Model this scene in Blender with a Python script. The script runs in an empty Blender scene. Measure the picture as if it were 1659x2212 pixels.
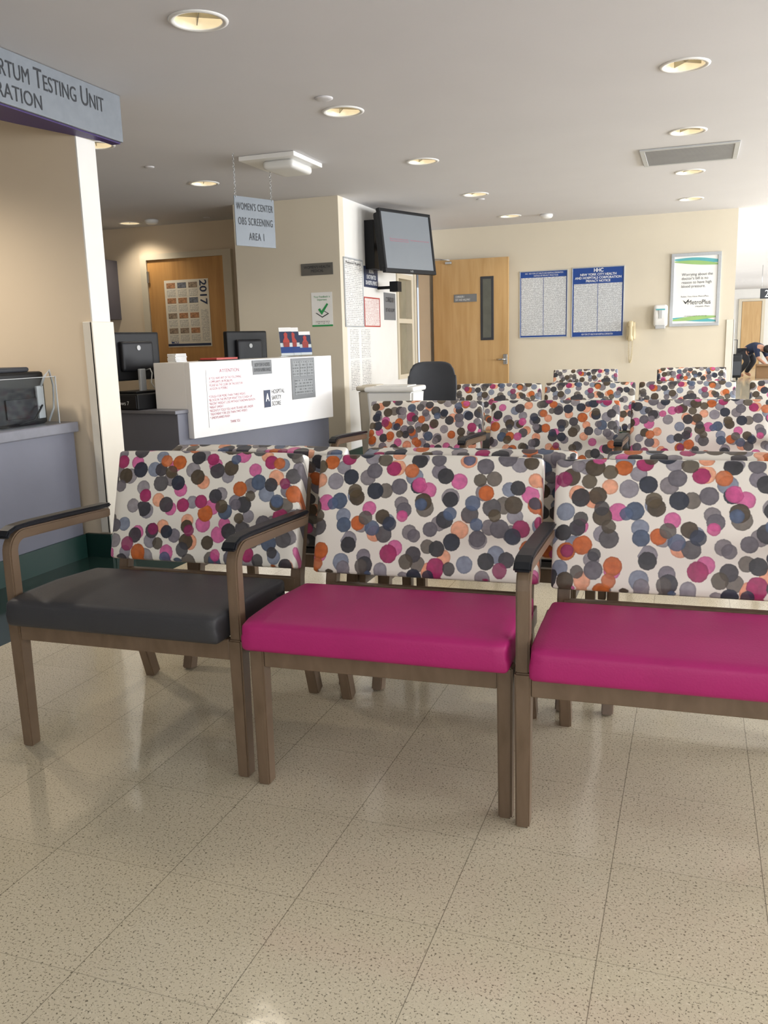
import bpy, bmesh, math, random
from mathutils import Vector, Matrix, Euler
random.seed(7)
SC=bpy.context.scene
COL=SC.collection
SC.view_settings.view_transform='Standard'

# ------------------------------------------------------------------ materials
def lin(h):
    h=h.lstrip('#');v=[int(h[i:i+2],16)/255 for i in (0,2,4)]
    return tuple([c/12.92 if c<=.04045 else ((c+.055)/1.055)**2.4 for c in v]+[1.0])
MC={}
def mat(name,col,rough=.6,metal=0.,var=.05,scale=6.,emis=0.,ecol=None,alpha=1.,trans=0.,spec=.5,bump=0.):
    if name in MC: return MC[name]
    m=bpy.data.materials.new(name);m.use_nodes=True;nt=m.node_tree;n=nt.nodes;L=nt.links
    b=n['Principled BSDF'];b.inputs['Roughness'].default_value=rough;b.inputs['Metallic'].default_value=metal
    b.inputs['Specular IOR Level'].default_value=spec
    c=lin(col)
    if var>0:
        tc=n.new('ShaderNodeTexCoord');no=n.new('ShaderNodeTexNoise');no.inputs['Scale'].default_value=scale;no.inputs['Detail'].default_value=4
        L.new(tc.outputs['Object'],no.inputs['Vector'])
        r=n.new('ShaderNodeValToRGB');r.color_ramp.elements[0].position=.3;r.color_ramp.elements[1].position=.7
        r.color_ramp.elements[0].color=tuple([x*(1-var) for x in c[:3]]+[1]);r.color_ramp.elements[1].color=tuple([min(1,x*(1+var)) for x in c[:3]]+[1])
        L.new(no.outputs['Fac'],r.inputs['Fac']);L.new(r.outputs['Color'],b.inputs['Base Color'])
        if bump>0:
            no2=n.new('ShaderNodeTexNoise');no2.inputs['Scale'].default_value=220;L.new(tc.outputs['Object'],no2.inputs['Vector'])
            bp=n.new('ShaderNodeBump');bp.inputs['Strength'].default_value=bump;bp.inputs['Distance'].default_value=.002
            L.new(no2.outputs['Fac'],bp.inputs['Height']);L.new(bp.outputs['Normal'],b.inputs['Normal'])
    else: b.inputs['Base Color'].default_value=c
    if emis>0:
        b.inputs['Emission Color'].default_value=lin(ecol or col);b.inputs['Emission Strength'].default_value=emis
    if trans>0: b.inputs['Transmission Weight'].default_value=trans
    if alpha<1: b.inputs['Alpha'].default_value=alpha
    MC[name]=m;return m
def acrylic():
    m=bpy.data.materials.new('clear_acrylic');m.use_nodes=True;nt=m.node_tree;n=nt.nodes;n.clear()
    t=n.new('ShaderNodeBsdfTransparent');t.inputs[0].default_value=(.93,.95,.96,1);g=n.new('ShaderNodeBsdfGlossy');g.inputs['Roughness'].default_value=.04;g.inputs[0].default_value=(.8,.85,.9,1)
    x=n.new('ShaderNodeMixShader');x.inputs[0].default_value=.03;o=n.new('ShaderNodeOutputMaterial')
    nt.links.new(t.outputs[0],x.inputs[1]);nt.links.new(g.outputs[0],x.inputs[2]);nt.links.new(x.outputs[0],o.inputs[0]);return m
def mathn(nt,op,a,b=None,c=None):
    n=nt.nodes.new('ShaderNodeMath');n.operation=op
    for i,v in enumerate((a,b,c)):
        if v is None: continue
        if isinstance(v,(int,float)): n.inputs[i].default_value=v
        else: nt.links.new(v,n.inputs[i])
    return n.outputs[0]
def mixc(nt,fac,a,b,mode='MIX'):
    n=nt.nodes.new('ShaderNodeMix');n.data_type='RGBA';n.blend_type=mode
    for i,v in ((0,fac),(6,a),(7,b)):
        if isinstance(v,(int,float)): n.inputs[i].default_value=v
        elif isinstance(v,tuple): n.inputs[i].default_value=v
        else: nt.links.new(v,n.inputs[i])
    return n.outputs[2]
def fabric():
    m=bpy.data.materials.new('dotted_upholstery');m.use_nodes=True;nt=m.node_tree;n=nt.nodes;L=nt.links
    b=n['Principled BSDF'];b.inputs['Roughness'].default_value=.42
    tc=n.new('ShaderNodeTexCoord');sp=n.new('ShaderNodeSeparateXYZ');L.new(tc.outputs['Object'],sp.inputs[0])
    oi=n.new('ShaderNodeObjectInfo')
    u=mathn(nt,'ADD',sp.outputs[0],mathn(nt,'MULTIPLY',oi.outputs['Random'],13.7))
    v=mathn(nt,'ADD',sp.outputs[2],sp.outputs[1])
    cb=n.new('ShaderNodeCombineXYZ');L.new(u,cb.inputs[0]);L.new(v,cb.inputs[1])
    no=n.new('ShaderNodeTexNoise');no.inputs['Scale'].default_value=130;no.inputs['Detail'].default_value=4;L.new(cb.outputs[0],no.inputs['Vector'])
    edge=mathn(nt,'MULTIPLY',mathn(nt,'SUBTRACT',no.outputs['Fac'],.5),.07)
    no2=n.new('ShaderNodeTexNoise');no2.inputs['Scale'].default_value=50;no2.inputs['Detail'].default_value=4;L.new(cb.outputs[0],no2.inputs['Vector'])
    shade=n.new('ShaderNodeMapRange');L.new(no2.outputs['Fac'],shade.inputs[0]);shade.inputs[1].default_value=.3;shade.inputs[2].default_value=.7;shade.inputs[3].default_value=.78;shade.inputs[4].default_value=1.16
    col=lin('#ebe6db')
    # scale, rmin, rmax, palette, opacity, offset, presence, rotation
    layers=[(15.5,.33,.43,['#e59b77','#8b8790','#77717c','#cf6099','#8d878c','#7d8699','#e7a482','#7a7479','#6a625a'],.95,(0,0),.94,.5),
            (15.3,.34,.43,['#3b3a41','#c4652e','#4f4334','#272e3e','#585558','#a32a62','#4c4031','#66626a','#444046','#bf6227','#4d5b72','#36363b'],.98,(3.3,7.1),.86,-.25),
            (16.5,.29,.40,['#52452f','#4f5f7c','#3f3e45','#7f7980','#c9518c','#4f4537','#2b3348','#67616a','#c56a33','#3e3b3e','#8e2a5c','#5a5450'],.92,(9.7,2.4),.46,1.1)]
    for sc,r0,r1,pal,al,off,pres,rot in layers:
        vm=n.new('ShaderNodeMapping');L.new(cb.outputs[0],vm.inputs[0]);vm.inputs['Location'].default_value=(off[0],off[1],0);vm.inputs['Rotation'].default_value=(0,0,rot)
        vo=n.new('ShaderNodeTexVoronoi');vo.voronoi_dimensions='2D';vo.inputs['Scale'].default_value=sc;vo.inputs['Randomness'].default_value=.46
        L.new(vm.outputs[0],vo.inputs['Vector'])
        sc3=n.new('ShaderNodeSeparateColor');L.new(vo.outputs['Color'],sc3.inputs[0])
        rp=n.new('ShaderNodeValToRGB');rp.color_ramp.interpolation='CONSTANT'
        el=rp.color_ramp.elements
        while len(el)<len(pal): el.new(.5)
        for i,h in enumerate(pal): el[i].position=i/len(pal);el[i].color=lin(h)
        L.new(sc3.outputs[0],rp.inputs['Fac'])
        rad=mathn(nt,'MULTIPLY_ADD',sc3.outputs[1],r1-r0,r0)
        rad=mathn(nt,'ADD',rad,edge)
        dd=mathn(nt,'SUBTRACT',rad,vo.outputs['Distance'])
        k=mathn(nt,'MULTIPLY',dd,36);k.node.use_clamp=True
        pr=mathn(nt,'LESS_THAN',sc3.outputs[2],pres)
        rim=mathn(nt,'MULTIPLY',dd,10);rim.node.use_clamp=True
        rimv=mathn(nt,'MULTIPLY_ADD',rim,.36,.70)
        sh=mathn(nt,'MULTIPLY',rimv,shade.outputs[0])
        cc=n.new('ShaderNodeVectorMath');cc.operation='SCALE';L.new(rp.outputs['Color'],cc.inputs[0]);L.new(sh,cc.inputs['Scale'])
        fac=mathn(nt,'MULTIPLY',mathn(nt,'MULTIPLY',k,pr),al)
        col=mixc(nt,fac,col,cc.outputs[0])
    L.new(col,b.inputs['Base Color'])
    no3=n.new('ShaderNodeTexNoise');no3.inputs['Scale'].default_value=7;L.new(tc.outputs['Object'],no3.inputs['Vector'])
    bp=n.new('ShaderNodeBump');bp.inputs['Strength'].default_value=.25;bp.inputs['Distance'].default_value=.012;L.new(no3.outputs['Fac'],bp.inputs['Height']);L.new(bp.outputs['Normal'],b.inputs['Normal'])
    return m
def wood(name,c1,c2,rough=.45,sx=(6,6,60)):
    m=bpy.data.materials.new(name);m.use_nodes=True;nt=m.node_tree;n=nt.nodes;L=nt.links
    b=n['Principled BSDF'];b.inputs['Roughness'].default_value=rough
    tc=n.new('ShaderNodeTexCoord');mp=n.new('ShaderNodeMapping');mp.inputs['Scale'].default_value=sx;L.new(tc.outputs['Object'],mp.inputs[0])
    no=n.new('ShaderNodeTexNoise');no.inputs['Scale'].default_value=1;no.inputs['Detail'].default_value=6;no.inputs['Distortion'].default_value=.6;L.new(mp.outputs[0],no.inputs['Vector'])
    r=n.new('ShaderNodeValToRGB');r.color_ramp.elements[0].position=.3;r.color_ramp.elements[1].position=.7;r.color_ramp.elements[0].color=lin(c1);r.color_ramp.elements[1].color=lin(c2)
    L.new(no.outputs['Fac'],r.inputs['Fac']);L.new(r.outputs['Color'],b.inputs['Base Color']);return m
def floormat():
    m=bpy.data.materials.new('vinyl_tile_floor');m.use_nodes=True;nt=m.node_tree;n=nt.nodes;L=nt.links
    b=n['Principled BSDF']
    ge=n.new('ShaderNodeNewGeometry');sp=n.new('ShaderNodeSeparateXYZ');L.new(ge.outputs['Position'],sp.inputs[0])
    tx=mathn(nt,'DIVIDE',mathn(nt,'ADD',sp.outputs[0],.13+30.48),.3048);ty=mathn(nt,'DIVIDE',mathn(nt,'ADD',sp.outputs[1],-1.44+32),.32)
    def line(t,w):
        f=mathn(nt,'FRACT',t);d=mathn(nt,'ABSOLUTE',mathn(nt,'SUBTRACT',f,.5));return mathn(nt,'GREATER_THAN',d,.5-w)
    n3=n.new('ShaderNodeTexNoise');n3.inputs['Scale'].default_value=2.2;n3.inputs['Detail'].default_value=5;L.new(ge.outputs['Position'],n3.inputs['Vector'])
    ln=mathn(nt,'MAXIMUM',line(tx,.0030),mathn(nt,'MULTIPLY',line(ty,.0026),.62))
    cb=n.new('ShaderNodeCombineXYZ');L.new(mathn(nt,'FLOOR',tx),cb.inputs[0]);L.new(mathn(nt,'FLOOR',ty),cb.inputs[1])
    wn=n.new('ShaderNodeTexWhiteNoise');L.new(cb.outputs[0],wn.inputs['Vector'])
    n1=n.new('ShaderNodeTexNoise');n1.inputs['Scale'].default_value=200;n1.inputs['Detail'].default_value=3;n1.inputs['Roughness'].default_value=.7;L.new(ge.outputs['Position'],n1.inputs['Vector'])
    k1=n.new('ShaderNodeMapRange');L.new(n1.outputs['Fac'],k1.inputs[0]);k1.inputs[1].default_value=.565;k1.inputs[2].default_value=.63
    n2=n.new('ShaderNodeTexNoise');n2.inputs['Scale'].default_value=120;n2.inputs['Detail'].default_value=3;L.new(ge.outputs['Position'],n2.inputs['Vector'])
    k2=n.new('ShaderNodeMapRange');L.new(n2.outputs['Fac'],k2.inputs[0]);k2.inputs[1].default_value=.40;k2.inputs[2].default_value=.30
    base=mixc(nt,n3.outputs['Fac'],lin('#c9bea3'),lin('#d9cfb6'))
    base=mixc(nt,mathn(nt,'MULTIPLY',wn.outputs['Value'],.18),base,lin('#baae93'))
    base=mixc(nt,mathn(nt,'MULTIPLY',k2.outputs[0],.5),base,lin('#e6ddc8'))
    base=mixc(nt,mathn(nt,'MULTIPLY',k1.outputs[0],.88),base,lin('#554c3d'))
    base=mixc(nt,mathn(nt,'MULTIPLY',ln,.62),base,lin('#463e32'))
    g=mathn(nt,'LESS_THAN',sp.outputs[0],-2.53)
    gr=mixc(nt,n1.outputs['Fac'],lin('#1a2a27'),lin('#30463f'))
    col=mixc(nt,g,base,gr)
    L.new(col,b.inputs['Base Color'])
    rr=n.new('ShaderNodeMapRange');L.new(n3.outputs['Fac'],rr.inputs[0]);rr.inputs[3].default_value=.05;rr.inputs[4].default_value=.16;L.new(rr.outputs[0],b.inputs['Roughness'])
    b.inputs['Specular IOR Level'].default_value=.65
    n4=n.new('ShaderNodeTexNoise');n4.inputs['Scale'].default_value=9;L.new(ge.outputs['Position'],n4.inputs['Vector'])
    bp=n.new('ShaderNodeBump');bp.inputs['Strength'].default_value=.08;bp.inputs['Distance'].default_value=.01;L.new(n4.outputs['Fac'],bp.inputs['Height']);L.new(bp.outputs['Normal'],b.inputs['Normal'])
    return m
def fineprint(name,paper,ink,lines=60.,rough=.5,words=90.,dens=.75):
    if name in MC: return MC[name]
    m=bpy.data.materials.new(name);m.use_nodes=True;nt=m.node_tree;n=nt.nodes;L=nt.links
    b=n['Principled BSDF'];b.inputs['Roughness'].default_value=rough
    tc=n.new('ShaderNodeTexCoord');sp=n.new('ShaderNodeSeparateXYZ');L.new(tc.outputs['Object'],sp.inputs[0])
    ty=mathn(nt,'MULTIPLY',sp.outputs[1],lines);fr=mathn(nt,'FRACT',ty)
    row=mathn(nt,'LESS_THAN',fr,.5)
    cb=n.new('ShaderNodeCombineXYZ');L.new(mathn(nt,'MULTIPLY',sp.outputs[0],words),cb.inputs[0]);L.new(mathn(nt,'MULTIPLY',mathn(nt,'FLOOR',ty),7.3),cb.inputs[1])
    no=n.new('ShaderNodeTexNoise');no.inputs['Scale'].default_value=1;no.inputs['Detail'].default_value=1;L.new(cb.outputs[0],no.inputs['Vector'])
    w=mathn(nt,'GREATER_THAN',no.outputs['Fac'],.46)
    L.new(mixc(nt,mathn(nt,'MULTIPLY',mathn(nt,'MULTIPLY',row,w),dens),lin(paper),lin(ink)),b.inputs['Base Color'])
    MC[name]=m;return m

M_fab=fabric();M_door=wood('honey_maple_veneer','#b5844b','#c8975a',.4,(18,18,1.6))
M_wood=wood('brown_stained_wood','#64523f','#776350',.42,(22,3,7))
M_door2=wood('pale_maple_veneer','#b8935f','#c8a574',.4,(16,16,1.5))
M_floor=floormat()
M_ceil=mat('ceiling_paint','#d1d0d3',.9,var=.015,scale=2);M_wall=mat('cream_wall_paint','#d7cebb',.75,var=.02,scale=2)
M_wallb=mat('warm_beige_wall_paint','#dacab2',.75,var=.02,scale=2);M_white=mat('white_wall_paint','#e2e0db',.7,var=.02)
M_trim=mat('cream_trim_paint','#cfc5b0',.5,var=.02);M_guard=mat('pale_wall_guard','#ddd7ca',.45,var=.02)
M_green=mat('dark_green_base','#12332d',.4);M_black=mat('black_plastic','#0f1013',.5,var=.03,spec=.3);M_cap=mat('black_arm_cap','#15181e',.42,var=.05,spec=.4)
M_char=mat('charcoal_vinyl','#39393c',.50,var=.05,bump=.2,spec=.4);M_mag=mat('magenta_vinyl','#aa2069',.50,var=.05,bump=.2,spec=.4)
M_desk=mat('slate_grey_laminate','#6c6e7b',.45,var=.03);M_desktop=mat('grey_counter_top','#75767f',.3,var=.05,scale=30)
M_wlam=mat('white_laminate','#f1f0f0',.35,var=.01);M_paper=mat('white_paper','#eeeeec',.6,var=.01);M_silver=mat('brushed_silver','#b4b8bc',.38,metal=.2,var=.04,scale=40)
M_sgrey=mat('silver_sign_face','#7e848b',.4,metal=.25,var=.06,scale=18);M_purple=mat('purple_panel','#3a2463',.5);M_ink=mat('dark_ink','#22252b',.6,var=0)
M_red=mat('dark_red_ink','#b5677a',.6,var=0);M_blue=mat('poster_blue','#1b4590',.45,var=.02);M_navy=mat('navy_print','#22304f',.5,var=.02)
M_plaque=mat('grey_plaque','#74777a',.45,var=.04);M_wink=mat('white_ink','#eceff2',.5,var=0);M_screen=mat('pale_screen','#6b7075',.3,var=.02,emis=.14,ecol='#c3c9d0')
M_frame=mat('white_plastic','#e8e8e6',.35,var=.02);M_dgrey=mat('dark_grey_plastic','#3b3d42',.55,spec=.3);M_glassd=mat('dark_glass','#2b2c2c',.12,var=.05)
M_vent=mat('vent_grey','#8f8f90',.5);M_chrome=mat('chrome_metal','#b9bbbd',.25,metal=1,var=.02);M_cardg=mat('light_grey_plastic','#b8babb',.45)
M_beigeph=mat('beige_phone_plastic','#cdbf9c',.4);M_green2=mat('check_green','#2f9a56',.5);M_teal=mat('swoosh_teal','#5fb0b8',.4);M_lime=mat('swoosh_green','#9cc27a',.4)
M_bulb=mat('lamp_glow','#fff6e4',.5,var=0,emis=4.,ecol='#fff0d2');M_refl=mat('lamp_reflector','#dcd4bc',.3,metal=.3,var=.03,emis=.35,ecol='#ffeccb')
M_redb=mat('red_border','#b04038',.5);M_orange=mat('photo_orange','#ad7d58',.6,var=.5,scale=60);M_brown=mat('photo_brown','#93806c',.6,var=.6,scale=70);M_navy2=mat('photo_blue_grey','#6d7078',.6,var=.6,scale=70)
M_skin=mat('skin_tone','#b58468',.5);M_cloth=mat('navy_shirt_cloth','#1d2742',.8);M_pants=mat('dark_trouser_cloth','#23242a',.8);M_hair=mat('dark_hair','#15110f',.6)
M_acr=acrylic()
M_lbr=mat('brown_carton','#8a6a48',.7);M_box2=mat('glossy_dark_box','#17181d',.45,spec=.3)
F_post=fineprint('fine_print_notice','#d5d8db','#565a62',95,.35,110,.6);F_cal=fineprint('fine_print_calendar','#e6dfd0','#45403c',110,.5,160,.7)
F_red=fineprint('fine_print_red','#e5dcd8','#b07070',70,.5,90);F_sheet=fineprint('fine_print_sheet','#e6e4e0','#8a8a8c',60,.5,80);F_grey=fineprint('fine_print_sign','#84888a','#34383c',42,.45,60)

# ------------------------------------------------------------------ builders
def link(o): COL.objects.link(o);return o
def objm(name,me,ma=None,parent=None,loc=(0,0,0),rot=(0,0,0)):
    o=bpy.data.objects.new(name,me);link(o)
    if ma is not None and not me.materials: me.materials.append(ma)
    if parent is not None: o.parent=parent
    o.location=loc;o.rotation_euler=rot;return o
def meshd(name,v,f,smooth=False):
    me=bpy.data.meshes.new(name);me.from_pydata([tuple(p) for p in v],[],f);me.update()
    if smooth:
        for p in me.polygons: p.use_smooth=True
    return me
def recalc(me):
    bm=bmesh.new();bm.from_mesh(me);bmesh.ops.recalc_face_normals(bm,faces=bm.faces);bm.to_mesh(me);bm.free();return me
def boxm(name,x0,x1,y0,y1,z0,z1,bev=0.,seg=2):
    bm=bmesh.new();bmesh.ops.create_cube(bm,size=1)
    for v in bm.verts: v.co=Vector(((x0+x1)/2+v.co.x*(x1-x0),(y0+y1)/2+v.co.y*(y1-y0),(z0+z1)/2+v.co.z*(z1-z0)))
    if bev>0: bmesh.ops.bevel(bm,geom=list(bm.edges),offset=bev,segments=seg,affect='EDGES',profile=.5)
    bmesh.ops.recalc_face_normals(bm,faces=bm.faces)
    me=bpy.data.meshes.new(name);bm.to_mesh(me);bm.free();return me
def box(name,x0,x1,y0,y1,z0,z1,ma,parent=None,bev=0.,**k): return objm(name,boxm(name,x0,x1,y0,y1,z0,z1,bev),ma,parent,**k)
def merge(name,mats_meshes):
    bm=bmesh.new()
    for me in mats_meshes: bm.from_mesh(me);bpy.data.meshes.remove(me)
    m=bpy.data.meshes.new(name);bm.to_mesh(m);bm.free();return m
def cylm(name,r,z0,z1,seg=32,r2=None,cx=0,cy=0,smooth=True,cap=True):
    bm=bmesh.new();bmesh.ops.create_cone(bm,cap_ends=cap,segments=seg,radius1=r,radius2=r if r2 is None else r2,depth=z1-z0)
    for v in bm.verts: v.co+=Vector((cx,cy,(z0+z1)/2))
    for f in bm.faces: f.smooth=smooth and len(f.verts)==4
    me=bpy.data.meshes.new(name);bm.to_mesh(me);bm.free();return me
def lathe(name,prof,seg=32,smooth=True):
    v=[];f=[];n=len(prof)
    for i in range(seg):
        a=2*math.pi*i/seg
        for r,z in prof: v.append((r*math.cos(a),r*math.sin(a),z))
    for i in range(seg):
        j=(i+1)%seg
        for k in range(n-1): f.append((i*n+k,j*n+k,j*n+k+1,i*n+k+1))
    me=meshd(name,v,f,smooth);bm=bmesh.new();bm.from_mesh(me);bmesh.ops.remove_doubles(bm,verts=bm.verts,dist=1e-5);bmesh.ops.recalc_face_normals(bm,faces=bm.faces);bm.to_mesh(me);bm.free();return me
def rbox(name,w,d,h,r,fn=None,cuts=13):
    bm=bmesh.new();bmesh.ops.create_cube(bm,size=2);bmesh.ops.subdivide_edges(bm,edges=list(bm.edges),cuts=cuts,use_grid_fill=True)
    hx,hy,hz=w/2,d/2,h/2
    for v in bm.verts:
        t=[math.copysign(1-(1-abs(c))**1.8,c) for c in v.co]
        p=Vector((t[0]*hx,t[1]*hy,t[2]*hz))
        q=Vector((max(-hx+r,min(hx-r,p.x)),max(-hy+r,min(hy-r,p.y)),max(-hz+r,min(hz-r,p.z))))
        dlt=p-q
        if dlt.length>1e-7: p=q+dlt.normalized()*r
        if fn: p=fn(p,t)
        v.co=p
    for f in bm.faces: f.smooth=True
    me=bpy.data.meshes.new(name);bm.to_mesh(me);bm.free();return me
def ribbon(name,path,th,x0,x1,th2=None):
    v=[];f=[];n=len(path)
    for i,(y,z) in enumerate(path):
        a=path[max(0,i-1)];b=path[min(n-1,i+1)];ty,tz=b[0]-a[0],b[1]-a[1];l=math.hypot(ty,tz);ny,nz=-tz/l,ty/l
        t=th if th2 is None else th+(th2-th)*i/(n-1)
        for s,x in ((-1,x0),(1,x0),(1,x1),(-1,x1)): v.append((x,y+ny*s*t/2,z+nz*s*t/2))
    for i in range(n-1):
        for k in range(4): f.append((i*4+k,i*4+(k+1)%4,(i+1)*4+(k+1)%4,(i+1)*4+k))
    f.append((0,1,2,3));f.append(((n-1)*4+3,(n-1)*4+2,(n-1)*4+1,(n-1)*4))
    me=recalc(meshd(name,v,f))
    bm=bmesh.new();bm.from_mesh(me)
    es=[e for e in bm.edges if len(e.link_faces)==2 and e.calc_face_angle()>.9]
    bmesh.ops.bevel(bm,geom=es,offset=.004,segments=2,affect='EDGES');bm.to_mesh(me);bm.free();return me
def tube(name,pts,r,seg=8):
    v=[];f=[];n=len(pts);P=[Vector(p) for p in pts];up=Vector((0,0,1))
    for i in range(n):
        t=(P[min(n-1,i+1)]-P[max(0,i-1)]).normalized();a=t.cross(up)
        if a.length<.05: a=t.cross(Vector((1,0,0)))
        a.normalize();b=t.cross(a)
        for k in range(seg):
            an=2*math.pi*k/seg;v.append(P[i]+a*math.cos(an)*r+b*math.sin(an)*r)
    for i in range(n-1):
        for k in range(seg): f.append((i*seg+k,i*seg+(k+1)%seg,(i+1)*seg+(k+1)%seg,(i+1)*seg+k))
    f.append(tuple(range(seg)));f.append(tuple((n-1)*seg+k for k in range(seg)))
    return recalc(meshd(name,v,f,True))
def thing(name,label,cat,loc=(0,0,0),rot=(0,0,0),group=None):
    e=bpy.data.objects.new(name,None);link(e);e.empty_display_size=.1;e.location=loc;e.rotation_euler=rot
    e['label']=label;e['category']=cat
    if group: e['group']=group
    return e
def struct(o): o['kind']='structure';return o
def textm(body,x0,x1,y0,y1,z,small=None,bold=0.,space=1.,align='LEFT',rot90=False,track=1.):
    c=bpy.data.curves.new('lettering','FONT');c.body=body;c.size=1;c.align_x=align;c.offset=bold;c.space_line=space;c.space_character=track
    c.resolution_u=4
    if small:
        c.small_caps_scale=small
        for ch in c.body_format: ch.use_small_caps=True
    o=bpy.data.objects.new('tmp',c);link(o);bpy.context.view_layer.update()
    me=bpy.data.meshes.new_from_object(o.evaluated_get(bpy.context.evaluated_depsgraph_get()))
    bpy.data.objects.remove(o);bpy.data.curves.remove(c)
    vs=me.vertices
    if rot90:
        for v in vs: v.co=Vector((v.co.y,-v.co.x,0))
    mx0=min(v.co.x for v in vs);mx1=max(v.co.x for v in vs);my0=min(v.co.y for v in vs);my1=max(v.co.y for v in vs)
    for v in vs: v.co=Vector((x0+(v.co.x-mx0)/(mx1-mx0)*(x1-x0),y0+(v.co.y-my0)/(my1-my0)*(y1-y0),z))
    me.materials.clear();return me
class Panel:
    def __init__(s,name,label,cat,c,yaw,w,h,group=None,tilt=90,parent=None):
        s.w,s.h=w,h;s.o=thing(name,label,cat,c,(math.radians(tilt),0,math.radians(yaw)),group)
    def X(s,f): return (f-.5)*s.w
    def Y(s,f): return (f-.5)*s.h
    def rect(s,name,a,b,c,d,z0,z1,ma,bev=0.,parent=None):
        x0,x1,y0,y1=s.X(a),s.X(b),s.Y(c),s.Y(d);cx,cy=(x0+x1)/2,(y0+y1)/2
        return box(name,x0-cx,x1-cx,y0-cy,y1-cy,z0,z1,ma,parent or s.o,bev,loc=(cx,cy,0))
    def text(s,body,a,b,c,d,z,ma,name='lettering',**k):
        return objm(name,textm(body,s.X(a),s.X(b),s.Y(c),s.Y(d),z,**k),ma,s.o)
    def frame(s,name,t,z0,z1,ma):
        w,h=s.w/2,s.h/2
        me=merge(name,[boxm('a',-w,w,h-t,h,z0,z1,.002),boxm('a',-w,w,-h,-h+t,z0,z1,.002),boxm('a',-w,-w+t,-h+t,h-t,z0,z1,.002),boxm('a',w-t,w,-h+t,h-t,z0,z1,.002)])
        return objm(name,me,ma,s.o)
def wallpx(name,label,cat,y0,y1,z0,z1,x=-3.10,**k):
    return Panel(name,label,cat,(x,(y0+y1)/2,(z0+z1)/2),90,y1-y0,z1-z0,**k)
def wallmy(name,label,cat,x0,x1,z0,z1,y,**k):
    return Panel(name,label,cat,((x0+x1)/2,y,(z0+z1)/2),0,x1-x0,z1-z0,**k)

# ------------------------------------------------------------------ room shell
CH=2.44
struct(box('floor',-6.6,5.1,-3.1,30.1,-.1,0,M_floor))
LX=[(-1.97,3.38),(-1.97,4.94),(-1.97,6.50),(-1.97,8.15),(-1.97,9.74),(-.11,4.88),(-.11,6.40),(-.11,7.95),(-.11,9.50),(-3.83,6.5),(-5.70,8.10),(-3.73,5.0)]
ceil=box('ceiling',-6.6,5.1,-3.1,30.1,CH,CH+.16,M_ceil)
cut=objm('cut',merge('cut',[cylm('c',.108,CH-.05,CH+.13,32,cx=x,cy=y) for x,y in LX]))
bo=ceil.modifiers.new('b','BOOLEAN');bo.object=cut;bo.operation='DIFFERENCE';bo.solver='EXACT'
bpy.context.view_layer.update()
nm=bpy.data.meshes.new_from_object(ceil.evaluated_get(bpy.context.evaluated_depsgraph_get()))
ceil.modifiers.clear();ceil.data=nm;bpy.data.objects.remove(cut)
struct(ceil)
def wall(name,*a,ma=M_wall): return struct(box(name,*a,ma))
wall('wall_back',-3.22,.37,10.46,10.60,0,CH)
wall('wall_hall_side',.23,.37,10.60,30,0,CH,ma=M_white)
wall('wall_far',.37,5,30,30.1,0,CH,ma=M_white)
wall('wall_middle',-4.17,-3.10,7.57,7.69,0,CH)
wall('wall_middle_side',-4.17,-4.05,7.69,10.6,0,CH)
wall('wall_office',-6.5,-4.17,8.40,8.52,0,CH,ma=M_wallb)
wall('wall_left',-6.6,-6.5,4.03,8.52,0,CH,ma=M_wallb)
wall('wall_partition',-6.5,-3.02,3.88,4.03,0,CH,ma=M_wallb)
wall('wall_booth',-5.6,-5.5,-3,3.88,0,CH,ma=M_wallb)
wall('wall_rear',-5.5,5,-3.1,-3,0,CH,ma=M_white)
me=merge('wall_screen',[boxm('a',-3.22,-3.10,7.69,9.15,0,CH),boxm('a',-3.22,-3.10,9.15,9.70,0,.72),boxm('a',-3.22,-3.10,9.15,9.70,1.86,CH),
  boxm('a',-3.22,-3.10,9.70,9.80,0,CH),boxm('a',-3.22,-3.10,9.80,10.40,2.09,CH),boxm('a',-3.22,-3.10,10.40,10.46,0,CH)])
struct(objm('wall_screen',me,M_white))
segs=[];wy=[(-1.5,1.5),(3,6),(7.5,10.5),(12,16),(18,22),(24,28)]
p=-3.0
for a,b in wy:
    segs.append(boxm('a',5,5.1,p,a,0,CH));segs.append(boxm('a',5,5.1,a,b,0,.8));segs.append(boxm('a',5,5.1,a,b,2.25,CH));p=b
segs.append(boxm('a',5,5.1,p,30,0,CH))
struct(objm('wall_right',merge('wall_right',segs),M_white))
for i,(a,b) in enumerate(wy):
    me=merge('w',[boxm('a',5.02,5.08,a,a+.05,.8,2.25),boxm('a',5.02,5.08,b-.05,b,.8,2.25),boxm('a',5.02,5.08,a,b,.8,.85),boxm('a',5.02,5.08,a,b,2.2,2.25),boxm('a',5.02,5.08,(a+b)/2-.03,(a+b)/2+.03,.85,2.2)])
    struct(objm('window_%d'%(i+1),me,M_frame))
me=merge('g',[boxm('a',-3.065,-3.005,3.862,3.88,.14,1.28,.004),boxm('a',-3.02,-3.002,3.862,4.045,.14,1.28,.004)])
struct(objm('trim_1',me,M_guard))
struct(box('lit_end_strip',-3.02,-3.012,3.88,4.03,1.28,CH,M_white))  # white strip puts window light into the colour of the partition's end face
struct(objm('trim_3',merge('g',[boxm('a',.30,.38,10.445,10.46,.1,1.27,.003),boxm('a',.37,.385,10.445,10.62,.1,1.27,.003)]),M_guard))
struct(box('baseboard_partition',-3.17,-3.0,3.855,3.88,0,.13,M_green))
struct(box('baseboard_partition_end',-3.02,-2.995,3.88,4.05,0,.13,M_green))
struct(box('baseboard_back',-3.1,.37,10.44,10.46,0,.12,M_green))
struct(box('baseboard_screen',-3.10,-3.08,7.57,9.70,0,.12,M_green))
struct(box('baseboard_middle',-4.17,-3.10,7.55,7.57,0,.12,M_green))
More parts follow.
